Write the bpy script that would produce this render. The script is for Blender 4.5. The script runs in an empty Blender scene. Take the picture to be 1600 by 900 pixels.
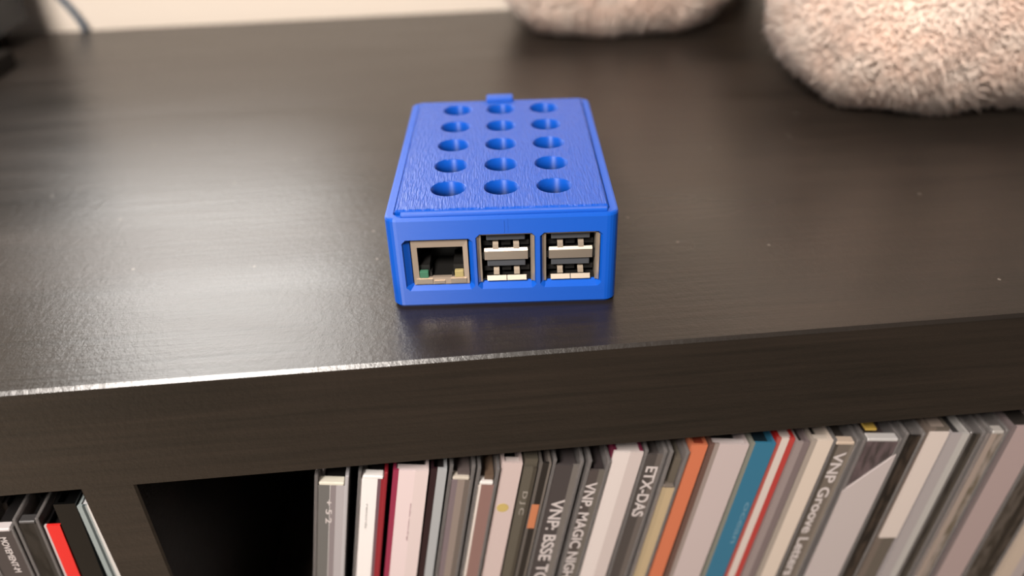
import bpy, bmesh, math, random
import numpy as np
from mathutils import Vector, Matrix

scene = bpy.context.scene
COL = scene.collection
MM = 0.001

# ------------------------------------------------------------------ camera
PITCH, YAW, ROLL = 0.57275, -0.07313, -0.03206
FPX = 1235.4
cam_data = bpy.data.cameras.new('camera')
cam = bpy.data.objects.new('camera', cam_data)
COL.objects.link(cam)
fwd = Vector((-math.sin(YAW) * math.cos(PITCH), math.cos(YAW) * math.cos(PITCH), -math.sin(PITCH)))
rt = Vector((math.cos(YAW), math.sin(YAW), 0))
up = rt.cross(fwd)
r2 = math.cos(ROLL) * rt + math.sin(ROLL) * up
u2 = -math.sin(ROLL) * rt + math.cos(ROLL) * up
mw = Matrix((r2, u2, -fwd)).transposed().to_4x4()
mw.translation = Vector((0, -0.16637, 0.12844))
cam.matrix_world = mw
cam_data.sensor_width = 36.0
cam_data.lens = FPX * 36.0 / 1600.0
cam_data.clip_start = 0.005
cam_data.clip_end = 20
cam_data.dof.use_dof = True
cam_data.dof.focus_distance = 0.222
cam_data.dof.aperture_fstop = 5.6
scene.camera = cam

# ------------------------------------------------------------------ world, lights, exposure
world = bpy.data.worlds.new('world')
scene.world = world
world.use_nodes = True
bg = world.node_tree.nodes['Background']
bg.inputs['Color'].default_value = (1.0, 0.9, 0.82, 1)
bg.inputs['Strength'].default_value = 0.11


def area(name, loc, target, size, power, color, size_y=None):
    l = bpy.data.lights.new(name, 'AREA')
    l.energy = power
    l.color = color
    l.size = size
    if size_y:
        l.shape = 'RECTANGLE'
        l.size_y = size_y
    else:
        l.shape = 'DISK'
    o = bpy.data.objects.new(name, l)
    COL.objects.link(o)
    o.location = loc
    o.rotation_euler = (Vector(target) - Vector(loc)).to_track_quat('-Z', 'Y').to_euler()
    return o


key = area('room_lamp', (-0.36, -0.66, 0.80), (-0.02, 0.10, 0), 0.30, 10.2, (1.0, 0.92, 0.85))
key.data.spread = math.radians(110)
area('added_sheen_light', (-0.185, 0.345, 0.255), (-0.16, -0.3, 0.08), 0.20, 1.3, (1.0, 0.98, 0.95), 0.25)  # unseen light added by the wall to make the sheen on the shelf top
pl = bpy.data.lights.new('added_low_fill', 'POINT')  # added fill, brightens the left floor that the shelf front reflects
pl.energy = 17.0
pl.color = (1.0, 0.90, 0.80)
pl.shadow_soft_size = 0.09
plo = bpy.data.objects.new('added_low_fill', pl)
COL.objects.link(plo)
plo.location = (-0.95, -0.85, -0.25)

scene.view_settings.view_transform = 'Standard'
scene.view_settings.look = 'None'
scene.view_settings.gamma = 1.0
scene.view_settings.use_curve_mapping = False
scene.view_settings.exposure = 0.16

# ------------------------------------------------------------------ helpers


def lin(c):
    out = []
    for v in c:
        v = v / 255.0
        out.append(v / 12.92 if v <= 0.04045 else ((v + 0.055) / 1.055) ** 2.4)
    return tuple(out)


def mat(name, rgb, rough=0.5, metal=0.0, spec=0.5, trans=0.0, ior=1.45, grain=None, bump=None, mottle=None, coat=0.0):
    """Procedural material. rgb is sRGB 0-255. grain: (scale xyz, strength, distance); mottle: (rgb2, scale xyz, lo, hi)."""
    m = bpy.data.materials.new(name)
    m.use_nodes = True
    nt = m.node_tree
    b = nt.nodes['Principled BSDF']
    base = lin(rgb)
    b.inputs['Base Color'].default_value = (*base, 1)
    b.inputs['Roughness'].default_value = rough
    b.inputs['Metallic'].default_value = metal
    b.inputs['Specular IOR Level'].default_value = spec
    b.inputs['IOR'].default_value = ior
    b.inputs['Transmission Weight'].default_value = trans
    b.inputs['Coat Weight'].default_value = coat
    tc = nt.nodes.new('ShaderNodeTexCoord')

    def noise(scale, detail=4.0):
        mp = nt.nodes.new('ShaderNodeMapping')
        mp.inputs['Scale'].default_value = scale
        nt.links.new(tc.outputs['Object'], mp.inputs['Vector'])
        n = nt.nodes.new('ShaderNodeTexNoise')
        n.inputs['Scale'].default_value = 1.0
        n.inputs['Detail'].default_value = detail
        nt.links.new(mp.outputs['Vector'], n.inputs['Vector'])
        return n
    if grain:
        n = noise(grain[0])
        bp = nt.nodes.new('ShaderNodeBump')
        bp.inputs['Strength'].default_value = grain[1]
        bp.inputs['Distance'].default_value = grain[2]
        nt.links.new(n.outputs['Fac'], bp.inputs['Height'])
        nt.links.new(bp.outputs['Normal'], b.inputs['Normal'])
    if mottle:
        n = noise(mottle[1])
        rp = nt.nodes.new('ShaderNodeValToRGB')
        rp.color_ramp.elements[0].position = mottle[2]
        rp.color_ramp.elements[1].position = mottle[3]
        rp.color_ramp.elements[0].color = (*base, 1)
        rp.color_ramp.elements[1].color = (*lin(mottle[0]), 1)
        nt.links.new(n.outputs['Fac'], rp.inputs['Fac'])
        nt.links.new(rp.outputs['Color'], b.inputs['Base Color'])
    return m


def obj(name, bm, m, parent=None, smooth=False):
    me = bpy.data.meshes.new(name)
    if isinstance(bm, bmesh.types.BMesh):
        bmesh.ops.recalc_face_normals(bm, faces=bm.faces)
        bm.to_mesh(me)
        bm.free()
    else:
        me = bm
    for mm in (m if isinstance(m, (list, tuple)) else [m]):
        me.materials.append(mm)
    if smooth:
        for p in me.polygons:
            p.use_smooth = True
    o = bpy.data.objects.new(name, me)
    COL.objects.link(o)
    if parent:
        o.parent = parent
    return o


def thing(name, label, cat, loc=(0, 0, 0), rot=(0, 0, 0), group=None):
    o = bpy.data.objects.new(name, None)
    COL.objects.link(o)
    o.empty_display_size = 0.02
    o.location = loc
    o.rotation_euler = rot
    o['label'] = label
    o['category'] = cat
    if group:
        o['group'] = group
    return o


def box(bm, x0, x1, y0, y1, z0, z1, mi=0, bevel=0.0):
    vs = [bm.verts.new(p) for p in ((x0, y0, z0), (x1, y0, z0), (x1, y1, z0), (x0, y1, z0),
                                    (x0, y0, z1), (x1, y0, z1), (x1, y1, z1), (x0, y1, z1))]
    fs = []
    for f in ((0, 3, 2, 1), (4, 5, 6, 7), (0, 1, 5, 4), (1, 2, 6, 5), (2, 3, 7, 6), (3, 0, 4, 7)):
        fc = bm.faces.new([vs[i] for i in f])
        fc.material_index = mi
        fs.append(fc)
    if bevel:
        es = set(e for f in fs for e in f.edges)
        bmesh.ops.bevel(bm, geom=list(es), offset=bevel, segments=2, affect='EDGES', profile=0.5)


def quad(bm, a, b, c, d, mi=0):
    f = bm.faces.new([bm.verts.new(p) for p in (a, b, c, d)])
    f.material_index = mi
    return f


def tube(bm, pts, rad, seg=10):
    rings = []
    n = len(pts)
    for i, p in enumerate(pts):
        p = Vector(p)
        t = (Vector(pts[min(i + 1, n - 1)]) - Vector(pts[max(i - 1, 0)])).normalized()
        a = t.orthogonal().normalized() if i == 0 else (pa - t * pa.dot(t)).normalized()
        pa = a
        b = t.cross(a)
        rings.append([bm.verts.new(p + rad * (math.cos(k * 2 * math.pi / seg) * a + math.sin(k * 2 * math.pi / seg) * b)) for k in range(seg)])
    for r0, r1 in zip(rings, rings[1:]):
        for k in range(seg):
            bm.faces.new((r0[k], r0[(k + 1) % seg], r1[(k + 1) % seg], r1[k]))
    bm.faces.new(list(reversed(rings[0])))
    bm.faces.new(rings[-1])


# ------------------------------------------------------------------ materials of the setting
def wood_material():
    m = bpy.data.materials.new('black_brown_wood')
    m.use_nodes = True
    nt = m.node_tree
    N, L = nt.nodes, nt.links
    b = N['Principled BSDF']
    tc = N.new('ShaderNodeTexCoord')

    def noise(scale, detail, rough=0.55, dist=0.0):
        mp = N.new('ShaderNodeMapping')
        mp.inputs['Scale'].default_value = scale
        L.new(tc.outputs['Object'], mp.inputs['Vector'])
        n = N.new('ShaderNodeTexNoise')
        n.inputs['Scale'].default_value = 1.0
        n.inputs['Detail'].default_value = detail
        n.inputs['Roughness'].default_value = rough
        n.inputs['Distortion'].default_value = dist
        L.new(mp.outputs['Vector'], n.inputs['Vector'])
        return n
    g1 = noise((14, 420, 420), 5, 0.6)          # long grain along the board
    g2 = noise((520, 420, 500), 4, 0.7)         # pores
    g3 = noise((5, 26, 26), 3, 0.5, 0.6)        # broad figure
    ramp = N.new('ShaderNodeValToRGB')
    ramp.color_ramp.elements[0].position = 0.36
    ramp.color_ramp.elements[1].position = 0.66
    ramp.color_ramp.elements[0].color = (*lin((22, 19, 16)), 1)
    ramp.color_ramp.elements[1].color = (*lin((39, 32, 27)), 1)
    mixg = N.new('ShaderNodeMix')
    mixg.inputs[0].default_value = 0.55
    L.new(g1.outputs['Fac'], mixg.inputs[2])
    L.new(g3.outputs['Fac'], mixg.inputs[3])
    L.new(mixg.outputs[0], ramp.inputs['Fac'])
    # sparse pale dust specks and nicks
    vor = N.new('ShaderNodeTexVoronoi')
    vor.voronoi_dimensions = '2D'
    vor.inputs['Scale'].default_value = 21
    mpv = N.new('ShaderNodeMapping')
    mpv.inputs['Scale'].default_value = (1.0, 0.8, 1.0)
    L.new(tc.outputs['Object'], mpv.inputs['Vector'])
    L.new(mpv.outputs['Vector'], vor.inputs['Vector'])
    lt = N.new('ShaderNodeMath')
    lt.operation = 'LESS_THAN'
    lt.inputs[1].default_value = 0.010
    L.new(vor.outputs['Distance'], lt.inputs[0])
    dust = N.new('ShaderNodeMix')
    dust.data_type = 'RGBA'
    sc = N.new('ShaderNodeMath')
    sc.operation = 'MULTIPLY'
    sc.inputs[1].default_value = 0.35
    L.new(lt.outputs[0], sc.inputs[0])
    L.new(sc.outputs[0], dust.inputs[0])
    L.new(ramp.outputs['Color'], dust.inputs[6])
    dust.inputs[7].default_value = (*lin((150, 140, 130)), 1)
    L.new(dust.outputs[2], b.inputs['Base Color'])
    rr = N.new('ShaderNodeMapRange')
    rr.inputs['From Min'].default_value = 0.3
    rr.inputs['From Max'].default_value = 0.7
    rr.inputs['To Min'].default_value = 0.27
    rr.inputs['To Max'].default_value = 0.37
    L.new(g3.outputs['Fac'], rr.inputs['Value'])
    L.new(rr.outputs['Result'], b.inputs['Roughness'])
    b.inputs['Specular IOR Level'].default_value = 0.5
    add = N.new('ShaderNodeMath')
    add.operation = 'ADD'
    L.new(g1.outputs['Fac'], add.inputs[0])
    L.new(g2.outputs['Fac'], add.inputs[1])
    bp = N.new('ShaderNodeBump')
    bp.inputs['Strength'].default_value = 0.19
    bp.inputs['Distance'].default_value = 0.0006
    L.new(add.outputs[0], bp.inputs['Height'])
    L.new(bp.outputs['Normal'], b.inputs['Normal'])
    return m


WOOD = wood_material()
WALL = mat('cream_wall_paint', (212, 200, 187), 0.85, grain=((220, 220, 220), 0.15, 0.0006))
FLOOR = mat('pale_oak_floor', (196, 178, 156), 0.5, mottle=((176, 156, 132), (3, 40, 3), 0.35, 0.65))

# ------------------------------------------------------------------ setting
bm = bmesh.new()
box(bm, -2.2, 2.2, 0.379, 0.46, -0.772, 1.7)
w = obj('wall_back', bm, WALL)
w['kind'] = 'structure'
bm = bmesh.new()
box(bm, -2.2, 2.2, -1.6, 0.379, -0.80, -0.772)
f = obj('floor', bm, FLOOR)
f['kind'] = 'structure'

# ------------------------------------------------------------------ shelving unit
T = 0.0367
X0, X1 = -0.486, 0.628
shelf = thing('shelving_unit', 'black-brown wooden cube shelving unit whose top carries the blue case', 'shelving unit', (0.0, 0.186, -0.771))
SH = (0.0, -0.186, 0.771)          # world -> local


def shelf_part(name, x0, x1, y0, y1, z0, z1, bev):
    bm = bmesh.new()
    box(bm, x0, x1, y0, y1, z0, z1)
    es = [e for e in bm.edges]
    bmesh.ops.bevel(bm, geom=es, offset=bev, segments=1, affect='EDGES')
    bmesh.ops.translate(bm, vec=SH, verts=bm.verts)
    return obj(name, bm, WOOD, shelf)


D = 0.3715
shelf_part('top_panel', X0, X1, 0, D, -T, 0, 0.0009)
shelf_part('bottom_panel', X0, X1, 0.0, D, -0.771, -0.734, 0.0009)
shelf_part('side_panel', X0, X0 + 0.038, 0.0, D, -0.734, -T, 0.0006)
shelf_part('side_panel', X1 - 0.038, X1, 0.0, D, -0.734, -T, 0.0006)
shelf_part('divider', -0.1114, -0.0961, 0.0004, D, -0.734, -T + 0.003, 0.0006)
shelf_part('divider', 0.2389, 0.2544, 0.0004, D, -0.734, -T, 0.0006)
for xa, xb in ((X0 + 0.038, -0.1114), (-0.0961, 0.2389), (0.2544, X1 - 0.038)):
    shelf_part('shelf_board', xa, xb, 0.0004, D, -0.393, -0.377, 0.0006)
ZB = -0.1735
for xa, xb in ((X0 + 0.038, -0.1114), (-0.0961, 0.2389)):
    shelf_part('insert_board', xa + 0.0005, xb - 0.0005, 0.004, D - 0.01, ZB - 0.012, ZB, 0.0005)
    shelf_part('back_panel', xa + 0.0005, xb - 0.0005, D - 0.008, D - 0.003, -0.377, -T, 0.0003)

# ------------------------------------------------------------------ blue case
BLUE = mat('blue_printed_plastic', (12, 74, 168), 0.5, grain=((30, 30, 5000), 0.35, 0.00008))
_b = BLUE.node_tree.nodes['Principled BSDF']
_b.inputs['Anisotropic'].default_value = 0.96
_b.inputs['Anisotropic Rotation'].default_value = 0.25
_g = BLUE.node_tree.nodes.new('ShaderNodeNewGeometry')
_v = BLUE.node_tree.nodes.new('ShaderNodeVectorMath')     # tangent runs along the printed layers
_v.operation = 'CROSS_PRODUCT'
_v.inputs[1].default_value = (0.003, 0.0, 1.0)
BLUE.node_tree.links.new(_g.outputs['Normal'], _v.inputs[0])
BLUE.node_tree.links.new(_v.outputs[0], _b.inputs['Tangent'])
BLUE_LID = mat('blue_printed_lid', (6, 70, 164), 0.26, spec=0.34)
# streaky layer lines on the lid, running front to back
nt = BLUE_LID.node_tree
tc = nt.nodes['Texture Coordinate']
b = nt.nodes['Principled BSDF']
mp = nt.nodes.new('ShaderNodeMapping')
mp.inputs['Scale'].default_value = (1900, 220, 300)
mp.inputs['Rotation'].default_value = (0, 0, math.radians(4))
nt.links.new(tc.outputs['Object'], mp.inputs['Vector'])
nz = nt.nodes.new('ShaderNodeTexNoise')
nz.inputs['Scale'].default_value = 1.0
nz.inputs['Detail'].default_value = 3
nt.links.new(mp.outputs['Vector'], nz.inputs['Vector'])
bp = nt.nodes.new('ShaderNodeBump')
bp.inputs['Strength'].default_value = 0.9
bp.inputs['Distance'].default_value = 0.00055
nt.links.new(nz.outputs['Fac'], bp.inputs['Height'])
nt.links.new(bp.outputs['Normal'], b.inputs['Normal'])

METAL = mat('nickel_plated_steel', (196, 182, 166), 0.36, 0.85, grain=((900, 60, 900), 0.05, 0.0001))
METAL_DARK = mat('dull_steel', (166, 150, 134), 0.5, 0.55)
SPRING = mat('spring_steel', (132, 120, 106), 0.45, 0.7)
BLACK = mat('black_socket_plastic', (22, 21, 20), 0.45)
TONGUE = mat('dark_grey_tongue_plastic', (62, 64, 68), 0.4)
GREEN_LED = mat('green_led_lens', (54, 98, 76), 0.25, spec=0.6)
YELLOW_LED = mat('yellow_led_lens', (150, 136, 92), 0.25, spec=0.6)
PCB = mat('green_circuit_board', (22, 66, 44), 0.45, mottle=((30, 84, 54), (300, 300, 300), 0.45, 0.6))
GOLD = mat('gold_contact', (205, 170, 96), 0.3, 1.0)

CASE = thing('computer_case', 'blue 3D-printed single-board computer case with fifteen round lid holes', 'computer case',
             (0.01167, 0.0237, 0.0), (0, 0, -0.07595))
W2, LEN, H = 0.0322, 0.0917, 0.0288


def rrect(hw, y0, y1, r, seg=6):
    pts = []
    for cx, cy, a0 in ((hw - r, y0 + r, -90), (hw - r, y1 - r, 0), (-hw + r, y1 - r, 90), (-hw + r, y0 + r, 180)):
        for k in range(seg + 1):
            a = math.radians(a0 + 90.0 * k / seg)
            pts.append((cx + r * math.cos(a), cy + r * math.sin(a)))
    return pts      # counter-clockwise, starts on the front at right end of straight front


R0 = 0.0034
bm = bmesh.new()
# outer wall rings; the straight front segment is built separately with the openings
zs = [(0.0, 0.0007), (0.0009, 0.0), (H - 0.0008, 0.0), (H - 0.0002, 0.00025), (H, 0.0008)]
rings = []
for z, ins in zs:
    rings.append([bm.verts.new((x, y, z)) for x, y in rrect(W2 - ins, ins, LEN - ins, R0 - ins)])
n = len(rings[0])
FL = None
for ri in range(len(rings) - 1):
    for k in range(n):
        k2 = (k + 1) % n
        if k == n - 1 and ri == 1:
            continue                # front panel left open here
        bm.faces.new((rings[ri][k], rings[ri][k2], rings[ri + 1][k2], rings[ri + 1][k]))
# rim top, inner wall, ledge, inner cavity, floor
inner = [(0.0024, H), (0.0026, H - 0.0003), (0.0026, H - 0.0046), (0.0036, H - 0.0046), (0.0036, 0.0022)]
prev = rings[-1]
for ins, z in inner:
    cur = [bm.verts.new((x, y, z)) for x, y in rrect(W2 - ins, ins, LEN - ins, max(R0 - ins, 0.0012))]
    for k in range(n):
        k2 = (k + 1) % n
        if z == 0.0022 and k == n - 1:
            continue                # inner front wall open behind the ports
        bm.faces.new((prev[k], prev[k2], cur[k2], cur[k]))
    prev = cur
bm.faces.new(prev)
bm.faces.new(list(reversed(rings[0])))
# front panel: grid with three chamfered port openings
fx0, fx1 = -(W2 - R0), W2 - R0
fz0, fz1 = 0.0009, H - 0.0008
# (outer rect in the face) -> (inner rect at the connectors)
ports = [((-27.9, -8.2, 5.6, 22.2), (-26.0, -9.5, 6.8, 21.7)),
         ((-7.4, 9.3, 5.6, 23.4), (-6.4, 8.4, 7.2, 22.9)),
         ((10.4, 27.8, 5.6, 23.4), (11.6, 26.5, 7.2, 22.9))]
ports = [tuple(tuple(v * MM for v in r) for r in p) for p in ports]
CH = 0.0011                          # corner cut of the outer rectangles


def octa(r, c, y):
    x0, x1, z0, z1 = r
    return [(x0 + c, y, z0), (x1 - c, y, z0), (x1, y, z0 + c), (x1, y, z1 - c), (x1 - c, y, z1), (x0 + c, y, z1), (x0, y, z1 - c), (x0, y, z0 + c)]


cuts = [fx0]
for po, pi_ in ports:
    cuts += [po[0], po[1]]
cuts.append(fx1)
for i in range(0, len(cuts), 2):     # full-height strips between the openings
    quad(bm, (cuts[i], 0, fz0), (cuts[i + 1], 0, fz0), (cuts[i + 1], 0, fz1), (cuts[i], 0, fz1))
for po, pi_ in ports:
    x0, x1, z0, z1 = po
    quad(bm, (x0, 0, fz0), (x1, 0, fz0), (x1, 0, z0), (x0, 0, z0))
    quad(bm, (x0, 0, z1), (x1, 0, z1), (x1, 0, fz1), (x0, 0, fz1))
    for a, b_, c_ in (((x0, z0), (x0 + CH, z0), (x0, z0 + CH)), ((x1, z0), (x1, z0 + CH), (x1 - CH, z0)),
                      ((x1, z1), (x1 - CH, z1), (x1, z1 - CH)), ((x0, z1), (x0, z1 - CH), (x0 + CH, z1))):
        bm.faces.new([bm.verts.new((q[0], 0, q[1])) for q in (a, b_, c_)])
    loops = [octa(po, CH, 0), octa((x0 + 0.0003, x1 - 0.0003, z0 + 0.0003, z1 - 0.0002), CH, 0.0005), octa(pi_, 0.0004, 0.0019), octa(pi_, 0.0004, 0.0036)]
    for l0, l1 in zip(loops, loops[1:]):
        for k in range(8):
            quad(bm, l0[k], l0[(k + 1) % 8], l1[(k + 1) % 8], l1[k])
bmesh.ops.remove_doubles(bm, verts=bm.verts, dist=0.00002)
# print seam on the front and small blobs
box(bm, 0.0004, 0.0007, -0.00012, 0.0004, 0.0239, 0.0276)
box(bm, 0.0015, 0.0017, -0.00008, 0.0004, 0.0239, 0.0282)
obj('case_body', bm, BLUE, CASE)

# lid with fifteen holes
LT, LB = H + 0.0012, H - 0.0046
bm = bmesh.new()
lx0, lx1, ly0, ly1 = -0.0293, 0.0293, 0.0030, 0.0887
colx = [-0.0152, 0.0, 0.0152]
rowy = [0.0160 + 0.0159 * k for k in range(5)]
RAD = 0.0049
ch = 0.0005
NS = 40


def cell(cx, cy, hx0, hx1, hy0, hy1):
    top, sq, mid, bot = [], [], [], []
    for k in range(NS):
        a = 2 * math.pi * (k + 0.0) / NS
        c_, s_ = math.cos(a), math.sin(a)
        top.append(bm.verts.new((cx + (RAD + 0.0002) * c_, cy + (RAD + 0.0002) * s_, LT)))
        mid.append(bm.verts.new((cx + RAD * c_, cy + RAD * s_, LT - 0.0002)))
        bot.append(bm.verts.new((cx + RAD * c_, cy + RAD * s_, LB)))
        m_ = max(abs(c_), abs(s_))
        px, py = c_ / m_, s_ / m_
        sq.append((cx + (px * hx1 if px > 0 else -px * hx0), cy + (py * hy1 if py > 0 else -py * hy0)))
    st = [bm.verts.new((x, y, LT)) for x, y in sq]
    sb = [bm.verts.new((x, y, LB)) for x, y in sq]
    for k in range(NS):
        j = (k + 1) % NS
        bm.faces.new((top[k], st[k], st[j], top[j]))
        bm.faces.new((mid[k], top[k], top[j], mid[j])).smooth = True
        hw_ = bm.faces.new((bot[k], mid[k], mid[j], bot[j]))
        hw_.smooth = True
        hw_.material_index = 1
        bm.faces.new((sb[k], bot[k], bot[j], sb[j]))


for cx in colx:
    for cy in rowy:
        cell(cx, cy, -0.0076, 0.0076, -0.00795, 0.00795)
gx0, gx1, gy0, gy1 = -0.0228, 0.0228, rowy[0] - 0.00795, rowy[-1] + 0.00795
for z in (LT, LB):
    e = ch if z == LT else 0
    quad(bm, (lx0 + e, ly0 + e, z), (lx1 - e, ly0 + e, z), (lx1 - e, gy0, z), (lx0 + e, gy0, z))
    quad(bm, (lx0 + e, gy1, z), (lx1 - e, gy1, z), (lx1 - e, ly1 - e, z), (lx0 + e, ly1 - e, z))
    quad(bm, (lx0 + e, gy0, z), (gx0, gy0, z), (gx0, gy1, z), (lx0 + e, gy1, z))
    quad(bm, (gx1, gy0, z), (lx1 - e, gy0, z), (lx1 - e, gy1, z), (gx1, gy1, z))
a = [(lx0 + ch, ly0 + ch, LT), (lx1 - ch, ly0 + ch, LT), (lx1 - ch, ly1 - ch, LT), (lx0 + ch, ly1 - ch, LT)]
b2 = [(lx0, ly0, LT - ch), (lx1, ly0, LT - ch), (lx1, ly1, LT - ch), (lx0, ly1, LT - ch)]
c2 = [(x, y, LB) for x, y, z in b2]
for l0, l1 in ((a, b2), (b2, c2)):
    for k in range(4):
        quad(bm, l1[k], l1[(k + 1) % 4], l0[(k + 1) % 4], l0[k])
bmesh.ops.remove_doubles(bm, verts=bm.verts, dist=0.00002)
lid = obj('lid', bm, [BLUE_LID, BLUE], CASE)
# front lip of the lid that overlaps the rim, and rear clip
bm = bmesh.new()
box(bm, -0.0276, 0.0290, 0.0012, 0.0034, H - 0.0002, LT - 0.0004, bevel=0.0003)
obj('lid_lip', bm, BLUE, lid)
bm = bmesh.new()
box(bm, -0.0051, 0.0046, 0.0872, 0.0922, H - 0.003, LT + 0.0012, bevel=0.0006)
obj('clip_tab', bm, BLUE, CASE)

# circuit board inside, seen only through the openings
bm = bmesh.new()
box(bm, -0.028, 0.028, 0.0042, 0.087, 0.0056, 0.0070)
obj('circuit_board', bm, PCB, CASE)

# ethernet port
bm = bmesh.new()
ex0, ex1, ez0, ez1, ey = -0.0256, -0.0098, 0.0071, 0.0214, 0.0011
ix0, ix1, iz0, iz1 = -0.0240, -0.0112, 0.0092, 0.0191
o1 = [(ex0, ez0), (ex1, ez0), (ex1, ez1), (ex0, ez1)]
i1 = [(ix0, iz0), (ix1, iz0), (ix1, iz1), (ix0, iz1)]
for k in range(4):
    j = (k + 1) % 4
    quad(bm, (o1[k][0], ey, o1[k][1]), (o1[j][0], ey, o1[j][1]), (i1[j][0], ey + 0.0002, i1[j][1]), (i1[k][0], ey + 0.0002, i1[k][1]))
    quad(bm, (i1[k][0], ey + 0.0002, i1[k][1]), (i1[j][0], ey + 0.0002, i1[j][1]), (i1[j][0], ey + 0.0014, i1[j][1]), (i1[k][0], ey + 0.0014, i1[k][1]))
    quad(bm, (o1[k][0], ey, o1[k][1]), (o1[k][0], ey + 0.020, o1[k][1]), (o1[j][0], ey + 0.020, o1[j][1]), (o1[j][0], ey, o1[j][1]))
eth = obj('ethernet_port', bm, METAL_DARK, CASE)
bm = bmesh.new()                     # black socket: cavity walls, step ridges, latch slot
quad(bm, (ix0, ey + 0.012, iz0), (ix1, ey + 0.012, iz0), (ix1, ey + 0.012, iz1), (ix0, ey + 0.012, iz1))
quad(bm, (ix0, ey + 0.0014, iz0), (ix0, ey + 0.012, iz0), (ix0, ey + 0.012, iz1), (ix0, ey + 0.0014, iz1))
quad(bm, (ix1, ey + 0.0014, iz0), (ix1, ey + 0.012, iz0), (ix1, ey + 0.012, iz1), (ix1, ey + 0.0014, iz1))
quad(bm, (ix0, ey + 0.0014, iz1), (ix0, ey + 0.012, iz1), (ix1, ey + 0.012, iz1), (ix1, ey + 0.0014, iz1))
quad(bm, (ix0, ey + 0.0014, iz0), (ix0, ey + 0.012, iz0), (ix1, ey + 0.012, iz0), (ix1, ey + 0.0014, iz0))
box(bm, ix0, ix0 + 0.0030, ey + 0.0016, ey + 0.010, iz0, iz0 + 0.0034)
box(bm, ix1 - 0.0030, ix1, ey + 0.0016, ey + 0.010, iz0, iz0 + 0.0034)
box(bm, ix0 + 0.0030, ix0 + 0.0036, ey + 0.0008, ey + 0.004, iz0 - 0.0004, iz0 + 0.0015)
box(bm, ix1 - 0.0036, ix1 - 0.0030, ey + 0.0008, ey + 0.004, iz0 - 0.0004, iz0 + 0.0015)
obj('socket', bm, BLACK, eth)
for xa, mm_, nm in ((ix0 + 0.0001, GREEN_LED, 'green status light lens'), (ix1 - 0.0027, YELLOW_LED, 'yellow status light lens')):
    bm = bmesh.new()
    box(bm, xa, xa + 0.0026, ey + 0.0001, ey + 0.0015, iz0 - 0.0002, iz0 + 0.0021, bevel=0.0003)
    l = obj('status_light', bm, mm_, eth)
    l['label'] = nm
for xa, xb, zt in ((-0.0249, -0.0203, 0.0089), (-0.0198, -0.0168, 0.0083), (-0.0151, -0.0106, 0.0089)):
    bm = bmesh.new()
    box(bm, xa, xb, ey - 0.0002, ey + 0.0003, 0.0074, zt)
    obj('shield_tab', bm, METAL, eth)
for k in range(8):
    bm = bmesh.new()
    x = -0.0176 + (k - 3.5) * 0.00102
    box(bm, x - 0.00018, x + 0.00018, ey + 0.006, ey + 0.0105, iz1 - 0.0030, iz1 - 0.0027)
    obj('contact', bm, GOLD, eth)


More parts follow.
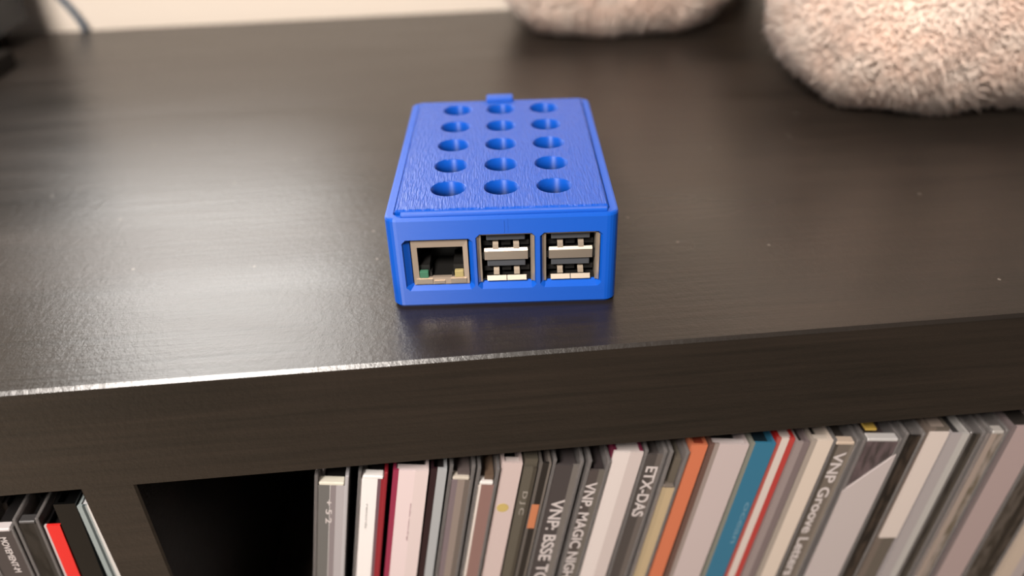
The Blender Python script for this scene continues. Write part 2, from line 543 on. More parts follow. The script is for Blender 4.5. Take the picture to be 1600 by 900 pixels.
def usb(cx, dz):
    yf = 0.0012
    hw = 0.0069
    z0, z1 = 0.0075 + dz, 0.0227 + dz
    bm = bmesh.new()                # thin steel shell, flared side walls
    t = 0.0005
    box(bm, cx - hw - t, cx - hw, yf - 0.0002, yf + 0.017, z0, z1)
    box(bm, cx + hw, cx + hw + t, yf - 0.0002, yf + 0.017, z0, z1)
    box(bm, cx - hw, cx + hw, yf + 0.0002, yf + 0.017, z1 - 0.0003, z1)
    quad(bm, (cx - hw - t, yf - 0.0002, z0), (cx - hw - 2.2 * t, yf - 0.0009, z0 + 0.0002), (cx - hw - 2.2 * t, yf - 0.0009, z1 - 0.0002), (cx - hw - t, yf - 0.0002, z1))
    quad(bm, (cx + hw + t, yf - 0.0002, z0), (cx + hw + 2.2 * t, yf - 0.0009, z0 + 0.0002), (cx + hw + 2.2 * t, yf - 0.0009, z1 - 0.0002), (cx + hw + t, yf - 0.0002, z1))
    port = obj('usb_port', bm, METAL, CASE)
    bm = bmesh.new()                # black socket behind
    box(bm, cx - hw, cx + hw, yf + 0.0085, yf + 0.0095, z0, z1)
    box(bm, cx - hw, cx + hw, yf + 0.0006, yf + 0.009, z0 + 0.0001, z0 + 0.0005)
    box(bm, cx - hw, cx + hw, yf + 0.0006, yf + 0.009, 0.0146 + dz, 0.0166 + dz)
    for zz in (0.0104, 0.0187):
        for s in (-0.0052, 0.0, 0.0052):
            box(bm, cx + s - 0.0013, cx + s + 0.0013, yf + 0.0026, yf + 0.009, zz - 0.0009 + dz, zz + 0.0006 + dz)
    obj('socket', bm, BLACK, port)
    for zz, h in ((0.0203, 0.0019), (0.0119, 0.0025)):
        bm = bmesh.new()
        box(bm, cx - 0.0054, cx + 0.0054, yf + 0.0009, yf + 0.0085, zz + dz, zz + h + dz, bevel=0.0002)
        obj('tongue', bm, TONGUE, port)
    for zz in (0.0096, 0.0180):
        for s in (-0.0029, 0.0029):
            bm = bmesh.new()        # spring tabs bent back into the slot
            x0, x1 = cx + s - 0.0008, cx + s + 0.0008
            pr = [(yf + 0.0001, zz), (yf + 0.0012, zz + 0.0008), (yf + 0.0022, zz + 0.0016), (yf + 0.0034, zz + 0.0014)]
            for (ya, za), (yb, zb) in zip(pr, pr[1:]):
                quad(bm, (x0, ya, za + dz), (x1, ya, za + dz), (x1, yb, zb + dz), (x0, yb, zb + dz))
            obj('spring_tab', bm, SPRING, port)
    bm = bmesh.new()                # band between both slots with a flared lip
    quad(bm, (cx - 0.0061, yf + 0.0002, 0.0144 + dz), (cx + 0.0061, yf + 0.0002, 0.0144 + dz), (cx + 0.0061, yf - 0.0001, 0.0173 + dz), (cx - 0.0061, yf - 0.0001, 0.0173 + dz))
    quad(bm, (cx - 0.0061, yf - 0.0001, 0.0173 + dz), (cx + 0.0061, yf - 0.0001, 0.0173 + dz), (cx + 0.0060, yf + 0.0004, 0.0181 + dz), (cx - 0.0060, yf + 0.0004, 0.0181 + dz))
    quad(bm, (cx - 0.0061, yf + 0.0002, 0.0144 + dz), (cx + 0.0061, yf + 0.0002, 0.0144 + dz), (cx + 0.0061, yf + 0.004, 0.0146 + dz), (cx - 0.0061, yf + 0.004, 0.0146 + dz))
    obj('middle_band', bm, METAL, port)
    for xa, xb in ((cx - 0.0056, cx - 0.0001), (cx + 0.0001, cx + 0.0056)):
        bm = bmesh.new()
        quad(bm, (xa, yf - 0.0004, 0.0079 + dz), (xb, yf - 0.0004, 0.0079 + dz), (xb, yf + 0.0003, 0.0092 + dz), (xa, yf + 0.0003, 0.0092 + dz))
        quad(bm, (xa, yf - 0.0004, 0.0079 + dz), (xb, yf - 0.0004, 0.0079 + dz), (xb, yf + 0.0008, 0.0075 + dz), (xa, yf + 0.0008, 0.0075 + dz))
        obj('bottom_lip', bm, METAL, port)


usb(0.0009, 0.0)
usb(0.0190, -0.0001)

# ------------------------------------------------------------------ CD cases
CLEAR = mat('clear_jewel_case_plastic', (176, 170, 168), 0.12, trans=0.8, ior=1.2, spec=0.7)
TEXT_W = mat('pale_grey_print', (170, 162, 160), 0.6)
_mc = {}


def cm(rgb, rough=0.32, mottle=None):
    k = (rgb, rough, mottle)
    if k not in _mc:
        dim = lambda c: tuple(v * 0.82 for v in c)
        _mc[k] = mat('printed_card', dim(rgb), rough, grain=((60, 900, 40), 0.08, 0.0002), coat=0.08, spec=0.35,
                     mottle=(dim(mottle), (420, 420, 110), 0.42, 0.6) if mottle else None)
    return _mc[k]


def add_text(parent, body, top, length, cap, xoff, y, m):
    cu = bpy.data.curves.new('title', 'FONT')
    cu.body = body
    cu.extrude = 0.02
    cu.offset = 0.018
    tmp = bpy.data.objects.new('title_tmp', cu)
    COL.objects.link(tmp)
    dg = bpy.context.evaluated_depsgraph_get()
    me = bpy.data.meshes.new_from_object(tmp.evaluated_get(dg))
    bpy.data.objects.remove(tmp)
    co = np.empty(len(me.vertices) * 3)
    me.vertices.foreach_get('co', co)
    co = co.reshape(-1, 3)
    lo, hi = co.min(0), co.max(0)
    sx = length / (hi[0] - lo[0])
    sy = cap / (hi[1] - lo[1])
    out = np.empty_like(co)
    out[:, 0] = xoff + (co[:, 1] - (lo[1] + hi[1]) / 2) * sy
    out[:, 1] = y - 0.00004 - (co[:, 2] - lo[2]) / max(hi[2] - lo[2], 1e-6) * 0.00006
    out[:, 2] = top - (co[:, 0] - lo[0]) * sx
    me.vertices.foreach_set('co', out.ravel())
    me.update()
    me.materials.clear()
    return obj('title', me, m, parent)


def cd(xl, xr, ztop, lean, label, stripes, kind='jewel', tray=(24, 22, 22), inside=None, text=None, yf=6.0, frame=False, gap=0.25, slant=None,
       inset=3.0, group='CD cases in the right-hand compartment', cap_strip=None, side=None, depth=138, dot=False, back=None):
    """xl, xr: edges in mm where the spine crosses z=-65 mm; stripes: (upto fraction, rgb[, mottle rgb])."""
    th = math.radians(lean)
    w = ((xr - xl) - gap) * math.cos(th) * MM
    h = (ztop * MM - ZB) / math.cos(th) - 0.0006
    xc = (xl + xr) / 2 * MM - math.tan(th) * (-0.065 - ZB)
    zb = ZB + 0.5 * w * math.sin(abs(th)) + 0.0001
    h -= w * 0.5 * math.sin(abs(th))
    t = thing('cd_case', label, 'CD case', (xc, yf * MM, zb), (0, th, 0), group)
    hw = w / 2
    dp = depth * MM
    # spine: a thin slab with printed stripes
    bm = bmesh.new()
    mats = []
    x = -hw + (0.0008 if kind == 'jewel' and w > 0.004 else 0)
    xe = hw - (0.0008 if kind == 'jewel' and w > 0.004 else 0)
    span = xe - x
    x_start = x
    st_top = h - (0.0 if kind != 'jewel' else inset * MM)
    for s in stripes:
        nx = x_start + span * s[0]
        mats.append(cm(s[1], mottle=s[2] if len(s) > 2 else None))
        box(bm, x, nx, 0.0003, 0.0011, 0.001, st_top, len(mats) - 1)
        x = nx
    obj('spine', bm, mats, t)
    if kind == 'jewel':
        if w > 0.004:
            for s in (-1, 1):       # clear covers; slanted ear at the top front
                bm = bmesh.new()
                x0, x1 = (-hw, -hw + 0.0011) if s < 0 else (hw - 0.0011, hw)
                box(bm, x0, x1, 0.0, dp, 0.0, h)
                bmesh.ops.bevel(bm, geom=[e for e in bm.edges], offset=0.0002, segments=1, affect='EDGES')
                obj('front_cover' if s < 0 else 'back_cover', bm, cm(back) if back and s > 0 else CLEAR, t)
            bm = bmesh.new()
            box(bm, -hw + 0.0012, -hw + 0.0026, 0.012, dp - 0.002, 0.002, h - 0.0025)
            obj('booklet', bm, cm(inside or stripes[0][1]), t)
            bm = bmesh.new()        # top wall of the cover behind the hinge notch
            box(bm, -hw + 0.0011, hw - 0.0011, 0.016, dp, h - 0.0012, h - 0.0002)
            obj('top_wall', bm, CLEAR, t)
            bm = bmesh.new()
            box(bm, -hw + 0.0027, hw - 0.0014, 0.0013, dp - 0.001, 0.001, h - 0.0042)
            obj('tray', bm, cm(tray, 0.35), t)
            bm = bmesh.new()
            if cap_strip:           # torn inlay paper and clear lug at the head of the spine
                box(bm, -hw + 0.0013, hw - 0.0013, 0.0002, 0.0032, st_top, st_top + 0.0013)
                bmesh.ops.bevel(bm, geom=[e for e in bm.edges], offset=0.0003, segments=1, affect='EDGES')
                obj('hinge_lug', bm, cm(cap_strip, 0.25), t)
            else:
                bm.free()
        else:
            bm = bmesh.new()
            box(bm, -hw, hw, 0.0012, dp, 0.0, h)
            obj('case_shell', bm, cm(tray, 0.2), t)
    else:                           # card wallet or digipak: folded covers with a flat top
        cw = 0.0009
        for s in (-1, 1):
            bm = bmesh.new()
            x0, x1 = (-hw, -hw + cw) if s < 0 else (hw - cw, hw)
            box(bm, x0, x1, 0.0011, dp, 0.0, h)
            col = side or (stripes[0][1] if s < 0 else stripes[-1][1])
            obj('front_cover' if s < 0 else 'back_cover', bm, cm(col), t)
        bm = bmesh.new()
        box(bm, -hw + cw, hw - cw, 0.0011, 0.0036 if kind == 'notch' else dp - 0.002, 0.001, h - (0.0022 if kind == 'card' and sum(inside or (200,)) < 200 else 0.0006))
        obj('inlay_card' if kind == 'notch' else 'tray', bm, cm(inside or stripes[0][1]), t)
        if kind == 'notch':
            bm = bmesh.new()
            box(bm, -hw + cw, hw - cw, 0.0038, dp - 0.002, 0.001, h - 0.0050)
            obj('tray', bm, cm((26, 24, 23)), t)
    if slant:                       # pale card with a slanting top edge behind the spine window
        bm = bmesh.new()
        zl, zr, col = slant
        pts = [(-hw + 0.0002, 0.002), (hw - 0.0002, 0.002), (hw - 0.0002, h - zr * MM), (-hw + 0.0002, h - zl * MM)]
        fr = [bm.verts.new((x_, -0.0003, z_)) for x_, z_ in pts]
        bk = [bm.verts.new((x_, 0.0003, z_)) for x_, z_ in pts]
        bm.faces.new(fr)
        bm.faces.new(list(reversed(bk)))
        for k in range(4):
            bm.faces.new((fr[k], bk[k], bk[(k + 1) % 4], fr[(k + 1) % 4]))
        obj('paper_slip', bm, cm(col, 0.6), t)
    if dot:                         # small yellow paper dot
        bm = bmesh.new()
        bmesh.ops.create_circle(bm, cap_ends=True, segments=18, radius=0.0019, matrix=Matrix.Translation((-0.0004, 0.0002, h - 0.0195)) @ Matrix.Rotation(math.pi / 2, 4, 'X'))
        ex = bmesh.ops.extrude_face_region(bm, geom=bm.faces[:])
        bmesh.ops.translate(bm, vec=(0, 0.0002, 0), verts=[v for v in ex['geom'] if isinstance(v, bmesh.types.BMVert)])
        obj('yellow_dot', bm, cm((196, 172, 104), 0.6), t)
    if text:
        for tx in text:
            body, top, length, cap, xo = tx[:5]
            add_text(t, body, h - top * MM, length * MM, cap * MM, xo * MM, 0.0003, TEXT_W if len(tx) < 6 else cm(tx[5], 0.6))
    return t


def lean_at(x):
    return 9.7 if x < 45 else 9.7 - 0.034 * (x - 45)


WHT = (232, 224, 218)
PAPER = (214, 204, 198)
specs = [
    dict(xl=-51.5, xr=-41.0, ztop=-44.0, label='grey-spined jewel case with three small white marks, leftmost in the right-hand compartment',
         stripes=[(.30, (108, 106, 104)), (.44, (108, 106, 104)), (.46, (206, 202, 200)), (.66, (138, 128, 130)), (1, (176, 170, 172))], back=(180, 176, 178), text=[('+ 5 2', 10.5, 10.5, 1.9, -0.6)], cap_strip=(222, 216, 200), inset=4.5, inside=(170, 165, 168)),
    dict(xl=-38.6, xr=-29.4, ztop=-44.4, label='bright white jewel case with a dark red strip along its right edge',
         stripes=[(.70, (246, 240, 238)), (.84, (110, 84, 92)), (1, (142, 34, 44))], back=(142, 34, 44), cap_strip=(240, 236, 232), inset=3.2, text=[('records', 14, 11, .7, -1.2, (190, 186, 184))], inside=(235, 230, 228)),
    dict(xl=-28.2, xr=-17.2, ztop=-44.6, label='pinkish white card case with a magenta-red stripe on its left edge',
         stripes=[(.16, (150, 46, 74)), (.62, (232, 212, 212)), (1, (224, 206, 204))], kind='notch', inside=(228, 212, 210), text=[('studio recordings', 14, 17, .7, 0.9, (196, 170, 172))]),
    dict(xl=-16.9, xr=-11.7, ztop=-45.6, label='slim case with a light blue-grey spine and dark maroon left edge',
         stripes=[(.42, (44, 26, 30)), (1, (170, 172, 174))], tray=(44, 26, 30), kind='card', inside=(40, 36, 36)),
    dict(xl=-11.2, xr=-3.0, ztop=-44.5, label='clear empty-looking jewel case with a mauve-brown spine and toothed hinge',
         stripes=[(.35, (122, 108, 112)), (.7, (142, 128, 120)), (1, (108, 98, 92))], cap_strip=(196, 186, 172), inset=6.5, tray=(92, 82, 80), inside=(150, 136, 134)),
    dict(xl=-2.7, xr=4.5, ztop=-46.0, label='brownish-pink jewel case with a bright clear bar across its top',
         stripes=[(.22, (222, 212, 204)), (1, (140, 108, 102))], cap_strip=(226, 220, 216), inset=7.5, tray=(98, 80, 66), inside=(214, 204, 196)),
    dict(xl=4.7, xr=11.4, ztop=-46.0, label='pale pink-white case marked with a small yellow blot',
         stripes=[(1, (206, 186, 182))], kind='notch', inside=(214, 200, 196), dot=True),
    dict(xl=11.7, xr=16.0, ztop=-45.2, label='olive-grey thin case with three faint letters down its spine',
         stripes=[(.7, (92, 86, 76)), (1, (70, 64, 56))], tray=(86, 80, 70), text=[('D J C', 13, 10.5, 2.0, -0.3, (150, 142, 134))]),
    dict(xl=16.2, xr=20.2, ztop=-46.5, label='thin black clear-edged case with an orange segment low on its spine',
         stripes=[(.25, (96, 90, 86)), (.8, (40, 36, 34)), (1, (110, 102, 96))], tray=(40, 36, 36), cap_strip=None, kind='card', inside=(70, 62, 60),
         text=[('I', 18, 11, 2.4, -0.3, (196, 122, 84))]),
    dict(xl=20.6, xr=30.6, ztop=-46.5, label='dark grey jewel case with blocky pale lettering, just left of the narrower lettered case',
         stripes=[(.72, (70, 64, 64)), (1, (112, 106, 102))], text=[('VNP: BSSE TOI', 17.5, 42, 4.2, -0.2)], inset=2.5, tray=(64, 58, 58), inside=(90, 84, 82)),
    dict(xl=31.4, xr=38.8, ztop=-47.0, label='narrow dark case with tightly set pale lettering, left of the broad white case',
         stripes=[(.60, (78, 70, 68)), (1, (104, 98, 92))], text=[('VNP. MAGIC NIGHTS', 9.5, 52, 3.6, -0.7)], inset=4.5, tray=(52, 46, 46), inside=(104, 98, 94)),
    dict(xl=38.9, xr=48.6, ztop=-45.2, label='broad white case with a flat folded top and magenta edge',
         stripes=[(.55, (222, 210, 206)), (1, (204, 190, 186))], kind='card', inside=(206, 196, 192), side=(120, 40, 66)),
    dict(xl=48.8, xr=56.4, ztop=-45.5, label='dark grey jewel case lettered ETX-DAS in pale capitals',
         stripes=[(.62, (74, 68, 66)), (1, (100, 92, 88))], text=[('ETX-DAS', 7.0, 22.5, 3.8, 0.2)], inset=2.0, tray=(70, 64, 62), inside=(110, 102, 98)),
    dict(xl=56.6, xr=63.2, ztop=-46.0, label='clear case with a tan-yellow lower spine left of the orange one',
         stripes=[(.4, (178, 158, 126)), (1, (188, 166, 132))], slant=None, inset=16.0, tray=(96, 88, 78), inside=(98, 92, 88), cap_strip=(112, 102, 94)),
    dict(xl=63.3, xr=68.8, ztop=-45.0, label='orange-spined card case between the tan spine and the wide pinkish one',
         stripes=[(1, (206, 116, 82))], kind='card', inside=(150, 64, 44)),
    dict(xl=69.2, xr=82.2, ztop=-45.5, label='wide pinkish grey-white case with a brown left edge, left of the teal case',
         stripes=[(.12, (104, 78, 70)), (.24, (150, 136, 130)), (1, (196, 180, 178))], kind='notch', inside=(206, 194, 192)),
    dict(xl=82.4, xr=90.6, ztop=-45.8, label='teal blue case with faint pale lettering',
         stripes=[(.14, (128, 128, 118)), (1, (50, 112, 142))], kind='card', inside=(26, 40, 48), text=[('ocean', 26, 20, 1.4, 2.2, (96, 138, 160))]),
    dict(xl=91.0, xr=97.0, ztop=-45.5, label='white case with red stripes on both edges of its spine',
         stripes=[(.22, (176, 84, 78)), (.66, (212, 198, 190)), (1, (178, 62, 58))], kind='card', inside=(196, 182, 176), side=(176, 34, 30)),
    dict(xl=97.2, xr=101.9, ztop=-47.0, label='thin mauve-grey case between the red-striped and the cream case',
         stripes=[(.5, (150, 136, 134)), (1, (122, 108, 108))], kind='card', inside=(36, 32, 32)),
    dict(xl=102.2, xr=109.6, ztop=-47.0, label='cream-white case left of the grey lettered one',
         stripes=[(.25, (164, 152, 142)), (1, (216, 200, 186))], kind='notch', inside=(196, 184, 172)),
    dict(xl=109.9, xr=119.0, ztop=-48.0, label='grey-brown jewel case with large pale rounded lettering, VNP Groove Letters',
         stripes=[(.2, (74, 68, 62)), (.8, (112, 102, 94)), (1, (128, 118, 108))], cap_strip=(196, 176, 158), text=[('VNP Groove Letters', 5.5, 60, 3.8, -0.2)], inset=2.5, tray=(60, 54, 50), inside=(120, 112, 104)),
    dict(xl=119.3, xr=132.6, ztop=-48.0, label='wide case with a pale grey slip cut on a slant across its dark spine',
         stripes=[(1, (96, 82, 84), (66, 58, 58))], slant=(23.0, 6.5, (190, 178, 176)), inset=1.5, tray=(70, 60, 60), inside=(100, 92, 88), cap_strip=(190, 186, 184)),
    dict(xl=133.2, xr=140.2, ztop=-47.5, label='black-brown mottled case between the grey slip and the half-white spine',
         stripes=[(.3, (30, 27, 25)), (1, (60, 50, 43), (28, 24, 22))], inset=1.5, tray=(26, 23, 22), inside=(44, 38, 34)),
    dict(xl=140.6, xr=147.8, ztop=-46.5, label='case whose upper spine is white and lower spine grey-brown',
         stripes=[(.35, (112, 100, 92)), (1, (98, 90, 82))], slant=None, kind='card', inside=(150, 136, 126)),
    dict(xl=148.3, xr=154.9, ztop=-49.0, label='light grey case right of the half-white spine',
         stripes=[(.6, (168, 160, 160)), (1, (182, 178, 174))], kind='card', inside=(44, 42, 42)),
    dict(xl=155.3, xr=161.0, ztop=-49.5, label='charcoal case with a serrated pale edge, left of the brown mottled spine',
         stripes=[(.6, (56, 52, 48), (40, 37, 34)), (1, (70, 64, 58))], inset=1.5, tray=(34, 32, 30), inside=(48, 44, 42)),
    dict(xl=161.4, xr=168.4, ztop=-49.0, label='brownish case with dark blotches down its spine',
         stripes=[(.5, (160, 144, 134)), (1, (148, 136, 128), (104, 94, 80))], inset=2.0, tray=(120, 110, 104), inside=(140, 130, 124), cap_strip=(176, 170, 164)),
    dict(xl=168.8, xr=180.2, ztop=-48.5, label='wide plain mauve-pink spine near the right edge',
         stripes=[(.12, (120, 108, 108)), (1, (172, 152, 150))], kind='card', inside=(52, 48, 45)),
    dict(xl=181.2, xr=193.8, ztop=-48.5, label='dark grey-brown mottled spine second from the right',
         stripes=[(.5, (84, 76, 70), (52, 46, 40)), (.7, (40, 35, 31)), (1, (70, 62, 56), (40, 36, 32))], inset=1.5, tray=(40, 36, 34), inside=(60, 54, 50)),
    dict(xl=194.6, xr=204.6, ztop=-49.0, label='pale cream and grey spine in the bottom right corner',
         stripes=[(.5, (196, 178, 162)), (1, (176, 164, 162))], kind='card', inside=(60, 55, 50)),
]
for i, s in enumerate(specs):
    mid = (s['xl'] + s['xr']) / 2
    t = cd(lean=lean_at(mid), yf=5.6 + 0.5 * math.sin(i * 2.3), **s)
    if 'slip cut on a slant' in s['label']:
        bm = bmesh.new()
        box(bm, -0.0048, -0.0012, 0.0034, 0.0125, 0.1254, 0.1262)
        obj('yellow_label', bm, cm((214, 178, 84), 0.6), t)
    if 'upper spine is white' in s['label']:
        bm = bmesh.new()
        box(bm, -0.0030, 0.0034, -0.0003, 0.0003, 0.0765, 0.1255)
        obj('white_label', bm, cm((214, 200, 192), 0.6), t)

LG = 'CD cases in the left-hand compartment'
left = [
    dict(xl=-149.5, xr=-139.0, ztop=-54.0, lean=3.4, label='dark grey jewel case with small pale serif lettering at the left edge of the photo',
         stripes=[(1, (68, 62, 62))], text=[('MOVEMENT-M', 4.6, 16.0, 2.0, 0.8)], inset=2.2, tray=(30, 28, 28), inside=(40, 36, 36), cap_strip=(214, 206, 206)),
    dict(xl=-138.7, xr=-131.0, ztop=-51.5, lean=3.4, label='black jewel case with a brown-mottled spine left of the red one',
         stripes=[(.75, (36, 33, 31), (16, 15, 14)), (1, (46, 44, 43))], inset=2.5, tray=(20, 19, 19), inside=(30, 28, 28), cap_strip=(66, 64, 64)),
    dict(xl=-130.7, xr=-125.9, ztop=-55.5, lean=3.4, label='bright red spine in the left-hand compartment',
         stripes=[(.14, (196, 180, 180)), (1, (226, 44, 40))], kind='card', inside=(20, 18, 18), side=(24, 22, 22)),
    dict(xl=-125.6, xr=-119.2, ztop=-47.0, lean=3.0, label='plain black case between the red spine and the pale wallet',
         stripes=[(1, (7, 7, 7))], kind='card', inside=(8, 8, 8)),
    dict(xl=-118.7, xr=-113.4, ztop=-48.5, lean=1.0, label='pale grey-white card wallet leaning by the divider',
         stripes=[(.28, (150, 160, 160)), (.45, (66, 76, 78)), (.56, (150, 156, 156)), (1, (212, 208, 204))], kind='card', inside=(196, 196, 198)),
]
for s in left:
    cd(group=LG, yf=6.0, **s)

# ------------------------------------------------------------------ plush toy
PLUSH = mat('cream_plush_fabric', (255, 238, 222), 0.95, spec=0.15)
PLUSH.node_tree.nodes['Principled BSDF'].inputs['Sheen Weight'].default_value = 0.25
FUR = mat('cream_plush_pile', (255, 236, 222), 0.9, spec=0.2, mottle=((254, 226, 209), (70, 70, 70), 0.38, 0.62))
FUR.node_tree.nodes['Principled BSDF'].inputs['Sheen Weight'].default_value = 0.3
_nt = FUR.node_tree                  # light passes through the thin fibres
_tr = _nt.nodes.new('ShaderNodeBsdfTranslucent')
_tr.inputs['Color'].default_value = (*lin((255, 244, 234)), 1)
_mx = _nt.nodes.new('ShaderNodeMixShader')
_mx.inputs[0].default_value = 0.32
_nt.links.new(_nt.nodes['Principled BSDF'].outputs[0], _mx.inputs[1])
_nt.links.new(_tr.outputs[0], _mx.inputs[2])
_nt.links.new(_mx.outputs[0], _nt.nodes['Material Output'].inputs['Surface'])


def fur_mesh(name, centers, radii, count, length, seed, power=2.95):
    """Curly pile tufts on a superellipsoid, as one mesh of thin three-sided bent spikes."""
    rng = np.random.default_rng(seed)
    d = rng.normal(size=(count, 3))
    d /= np.linalg.norm(d, axis=1)[:, None]
    r = np.array(radii)
    k = (np.abs(d) ** power).sum(1) ** (-1.0 / power)
    u = d * k[:, None]
    p = u * r
    nrm = np.sign(u) * np.abs(u) ** (power - 1) / r
    nrm /= np.linalg.norm(nrm, axis=1)[:, None]
    # clumps: direction field varies smoothly with position
    q = p / 0.0085
    sw = np.stack([np.sin(q[:, 1] * 1.3 + 2 * np.sin(q[:, 2])), np.sin(q[:, 2] * 1.1 + 2 * np.sin(q[:, 0] * 1.2)), np.sin(q[:, 0] * 1.2 + 2 * np.sin(q[:, 1] * 0.9))], 1)
    dirv = 0.62 * nrm + 0.36 * sw + rng.normal(scale=0.34, size=(count, 3)) + np.array([0, 0, -0.18])
    dirv /= np.linalg.norm(dirv, axis=1)[:, None]
    curl = rng.normal(scale=0.7, size=(count, 3)) + 0.5 * sw
    L = length * rng.uniform(0.75, 1.15, size=(count, 1))
    w = 0.00056 * rng.uniform(0.7, 1.4, size=(count, 1))
    tx = np.cross(dirv, rng.normal(size=(count, 3)))
    tx /= np.linalg.norm(tx, axis=1)[:, None]
    ty = np.cross(dirv, tx)
    p0 = p - nrm * 0.0012
    p1 = p + dirv * L * 0.5
    p2 = p1 + (dirv + 0.45 * curl) * L * 0.35
    p3 = p2 + (dirv + 0.9 * curl + np.array([0, 0, -0.2])) * L * 0.25
    vs = []
    for c_, ww in ((p0, 1.1), (p1 * 0.6 + p2 * 0.4, 1.1)):
        for a in (0, 2.0944, 4.18879):
            vs.append(c_ + (tx * math.cos(a) + ty * math.sin(a)) * w * ww)
    vs.append(p3)
    V = np.stack(vs, 1) + np.array(centers)          # count,7,3
    zmin = -centers[2] + 0.0004 if False else 0.0004
    V[..., 2] = np.maximum(V[..., 2], zmin)
    base = np.arange(count)[:, None] * 7
    tris = []
    for r0 in (0,):
        for a in range(3):
            b = (a + 1) % 3
            tris.append([r0 + a, r0 + b, r0 + 3 + b])
            tris.append([r0 + a, r0 + 3 + b, r0 + 3 + a])
    for a in range(3):
        tris.append([3 + a, 3 + (a + 1) % 3, 6])
    F = (base[:, :, None] + np.array(tris)[None]).reshape(-1, 3)
    V = V.reshape(-1, 3)
    me = bpy.data.meshes.new(name)
    me.vertices.add(len(V))
    me.vertices.foreach_set('co', V.astype(np.float32).ravel())
    me.loops.add(F.size)
    me.loops.foreach_set('vertex_index', F.astype(np.int32).ravel())
    me.polygons.add(len(F))
    me.polygons.foreach_set('loop_start', np.arange(0, F.size, 3, dtype=np.int32))
    me.polygons.foreach_set('use_smooth', np.ones(len(F), dtype=bool))
    me.update(calc_edges=True)
    tv = np.empty(len(V) * 3, dtype=np.float32)          # soft pile: shading follows the body under the tufts
    me.vertices.foreach_get('normal', tv)
    sn = np.repeat(nrm, 7, axis=0) * 0.75 + tv.reshape(-1, 3) * 0.35
    sn /= np.linalg.norm(sn, axis=1)[:, None]
    me.normals_split_custom_set_from_vertices(sn.astype(np.float32))
    return me


def superell(bm, c_, r, power=2.95, nu=36, nv=20):
    def sp(v):
        return math.copysign(abs(v) ** (2 / power), v)
    grid = []
    for j in range(1, nv):
        ph = -math.pi / 2 + math.pi * j / nv
        grid.append([bm.verts.new((c_[0] + r[0] * sp(math.cos(ph)) * sp(math.cos(2 * math.pi * i / nu)),
                                   c_[1] + r[1] * sp(math.cos(ph)) * sp(math.sin(2 * math.pi * i / nu)),
                                   max(0.0005, c_[2] + r[2] * sp(math.sin(ph))))) for i in range(nu)])
    for g0, g1 in zip(grid, grid[1:]):
        for i in range(nu):
            bm.faces.new((g0[i], g0[(i + 1) % nu], g1[(i + 1) % nu], g1[i]))
    lo = bm.verts.new((c_[0], c_[1], max(0.0005, c_[2] - r[2])))
    hi = bm.verts.new((c_[0], c_[1], c_[2] + r[2]))
    for i in range(nu):
        bm.faces.new((lo, grid[0][(i + 1) % nu], grid[0][i]))
        bm.faces.new((hi, grid[-1][i], grid[-1][(i + 1) % nu]))


toy = thing('plush_toy', 'fluffy cream plush toy whose two round feet rest on the shelf top', 'plush toy', (0.235, 0.27, 0.0))
TB = Vector((0.235, 0.27, 0.0))
feet = [((0.2225, 0.1815, 0.055), (0.070, 0.052, 0.055), 120000, 3), ((0.1045, 0.3205, 0.050), (0.068, 0.042, 0.050), 60000, 5)]
for c_, r, cnt, seed in feet:
    lc = tuple(Vector(c_) - TB)
    bm = bmesh.new()
    superell(bm, lc, r)
    ft = obj('foot', bm, PLUSH, toy, smooth=True)
    fm = fur_mesh('fur', lc, r, cnt, 0.0046, seed)
    fo = obj('fur', fm, FUR, ft)
    fo['kind'] = 'stuff'
for a, b_ in (((0.222, 0.225, 0.075), (0.262, 0.292, 0.118)), ((0.112, 0.333, 0.072), (0.236, 0.312, 0.118))):
    bm = bmesh.new()
    A, B = Vector(a) - TB, Vector(b_) - TB
    tube(bm, [A.lerp(B, k / 6) + Vector((0, 0, 0.012 * math.sin(math.pi * k / 6))) for k in range(7)], 0.036, 18)
    obj('leg', bm, PLUSH, toy, smooth=True)
bm = bmesh.new()
superell(bm, (0.275 - TB.x, 0.300 - TB.y, 0.150), (0.088, 0.070, 0.132), 2.2)
obj('torso', bm, PLUSH, toy, smooth=True)

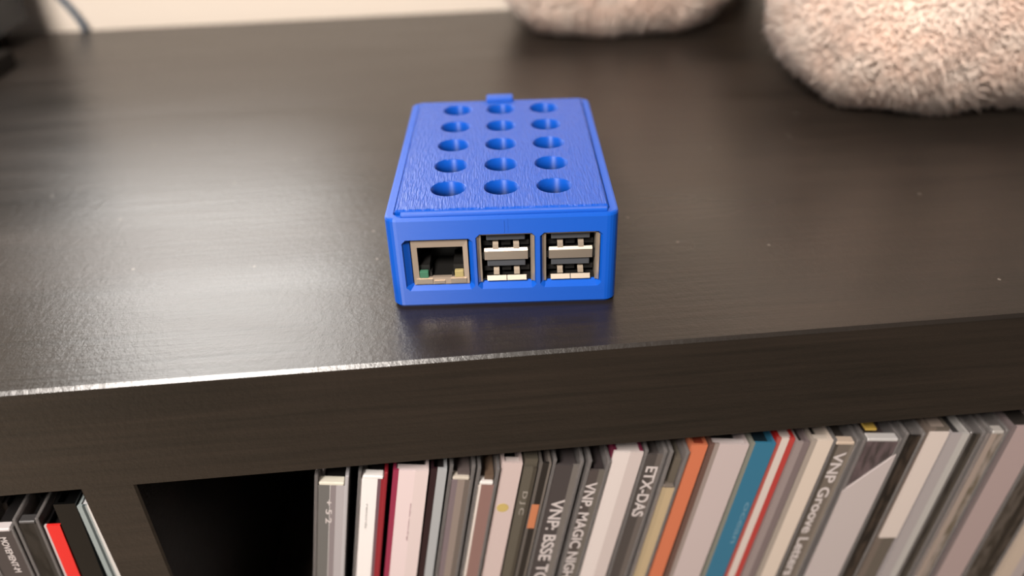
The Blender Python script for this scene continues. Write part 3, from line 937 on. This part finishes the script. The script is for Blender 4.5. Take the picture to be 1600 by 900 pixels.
# ------------------------------------------------------------------ black device at the left edge
DEV = mat('matte_black_plastic', (24, 25, 28), 0.5, grain=((900, 900, 900), 0.15, 0.0002))
RUB = mat('dark_brown_rubber', (22, 18, 15), 0.9, spec=0.1)
dev = thing('electronics_box', 'black plastic box on a low foot, cut off by the left edge', 'electronic device', (-0.30, 0.29, 0.0))
bm = bmesh.new()
prof = [(-0.0750, 0.009), (0.0319, 0.009), (0.0439, 0.0100), (0.0439, 0.150), (-0.0750, 0.150)]
fr = [bm.verts.new((x, 0.030, z)) for x, z in prof]
bk = [bm.verts.new((x, 0.072, z)) for x, z in prof]
bm.faces.new(fr)
bm.faces.new(list(reversed(bk)))
for k in range(len(prof)):
    j = (k + 1) % len(prof)
    bm.faces.new((fr[k], bk[k], bk[j], fr[j]))
bmesh.ops.bevel(bm, geom=[e for e in bm.edges], offset=0.0012, segments=2, affect='EDGES')
obj('housing', bm, DEV, dev)
bm = bmesh.new()
box(bm, -0.06, 0.0601, -0.028, 0.008, 0.0, 0.0095, bevel=0.001)
box(bm, -0.06, 0.030, 0.004, 0.068, 0.0, 0.0105, bevel=0.001)
obj('foot', bm, RUB, dev)

# ------------------------------------------------------------------ cable
CAB = mat('slate_blue_cable_sheath', (60, 76, 92), 0.5)
bm = bmesh.new()
ctl = [(-0.310, 0.3752, 0.19), (-0.285, 0.3752, 0.105), (-0.258, 0.3752, 0.05), (-0.2400, 0.3752, 0.020), (-0.2325, 0.3752, 0.006), (-0.2305, 0.3755, -0.004), (-0.2300, 0.3757, -0.03), (-0.2300, 0.3757, -0.14), (-0.231, 0.3757, -0.34)]
pts = []
for i in range(len(ctl) - 1):
    p0, p1, p2, p3 = (Vector(ctl[max(i - 1, 0)]), Vector(ctl[i]), Vector(ctl[i + 1]), Vector(ctl[min(i + 2, len(ctl) - 1)]))
    for k in range(6):
        t_ = k / 6
        pts.append(0.5 * ((2 * p1) + (p2 - p0) * t_ + (2 * p0 - 5 * p1 + 4 * p2 - p3) * t_ ** 2 + (3 * p1 - p0 - 3 * p2 + p3) * t_ ** 3))
pts.append(Vector(ctl[-1]))
tube(bm, pts, 0.0021, 10)
cb = obj('power_cable', bm, CAB, smooth=True)
cb['label'] = 'thin slate-blue cable running down the wall behind the shelf top'
cb['category'] = 'cable'
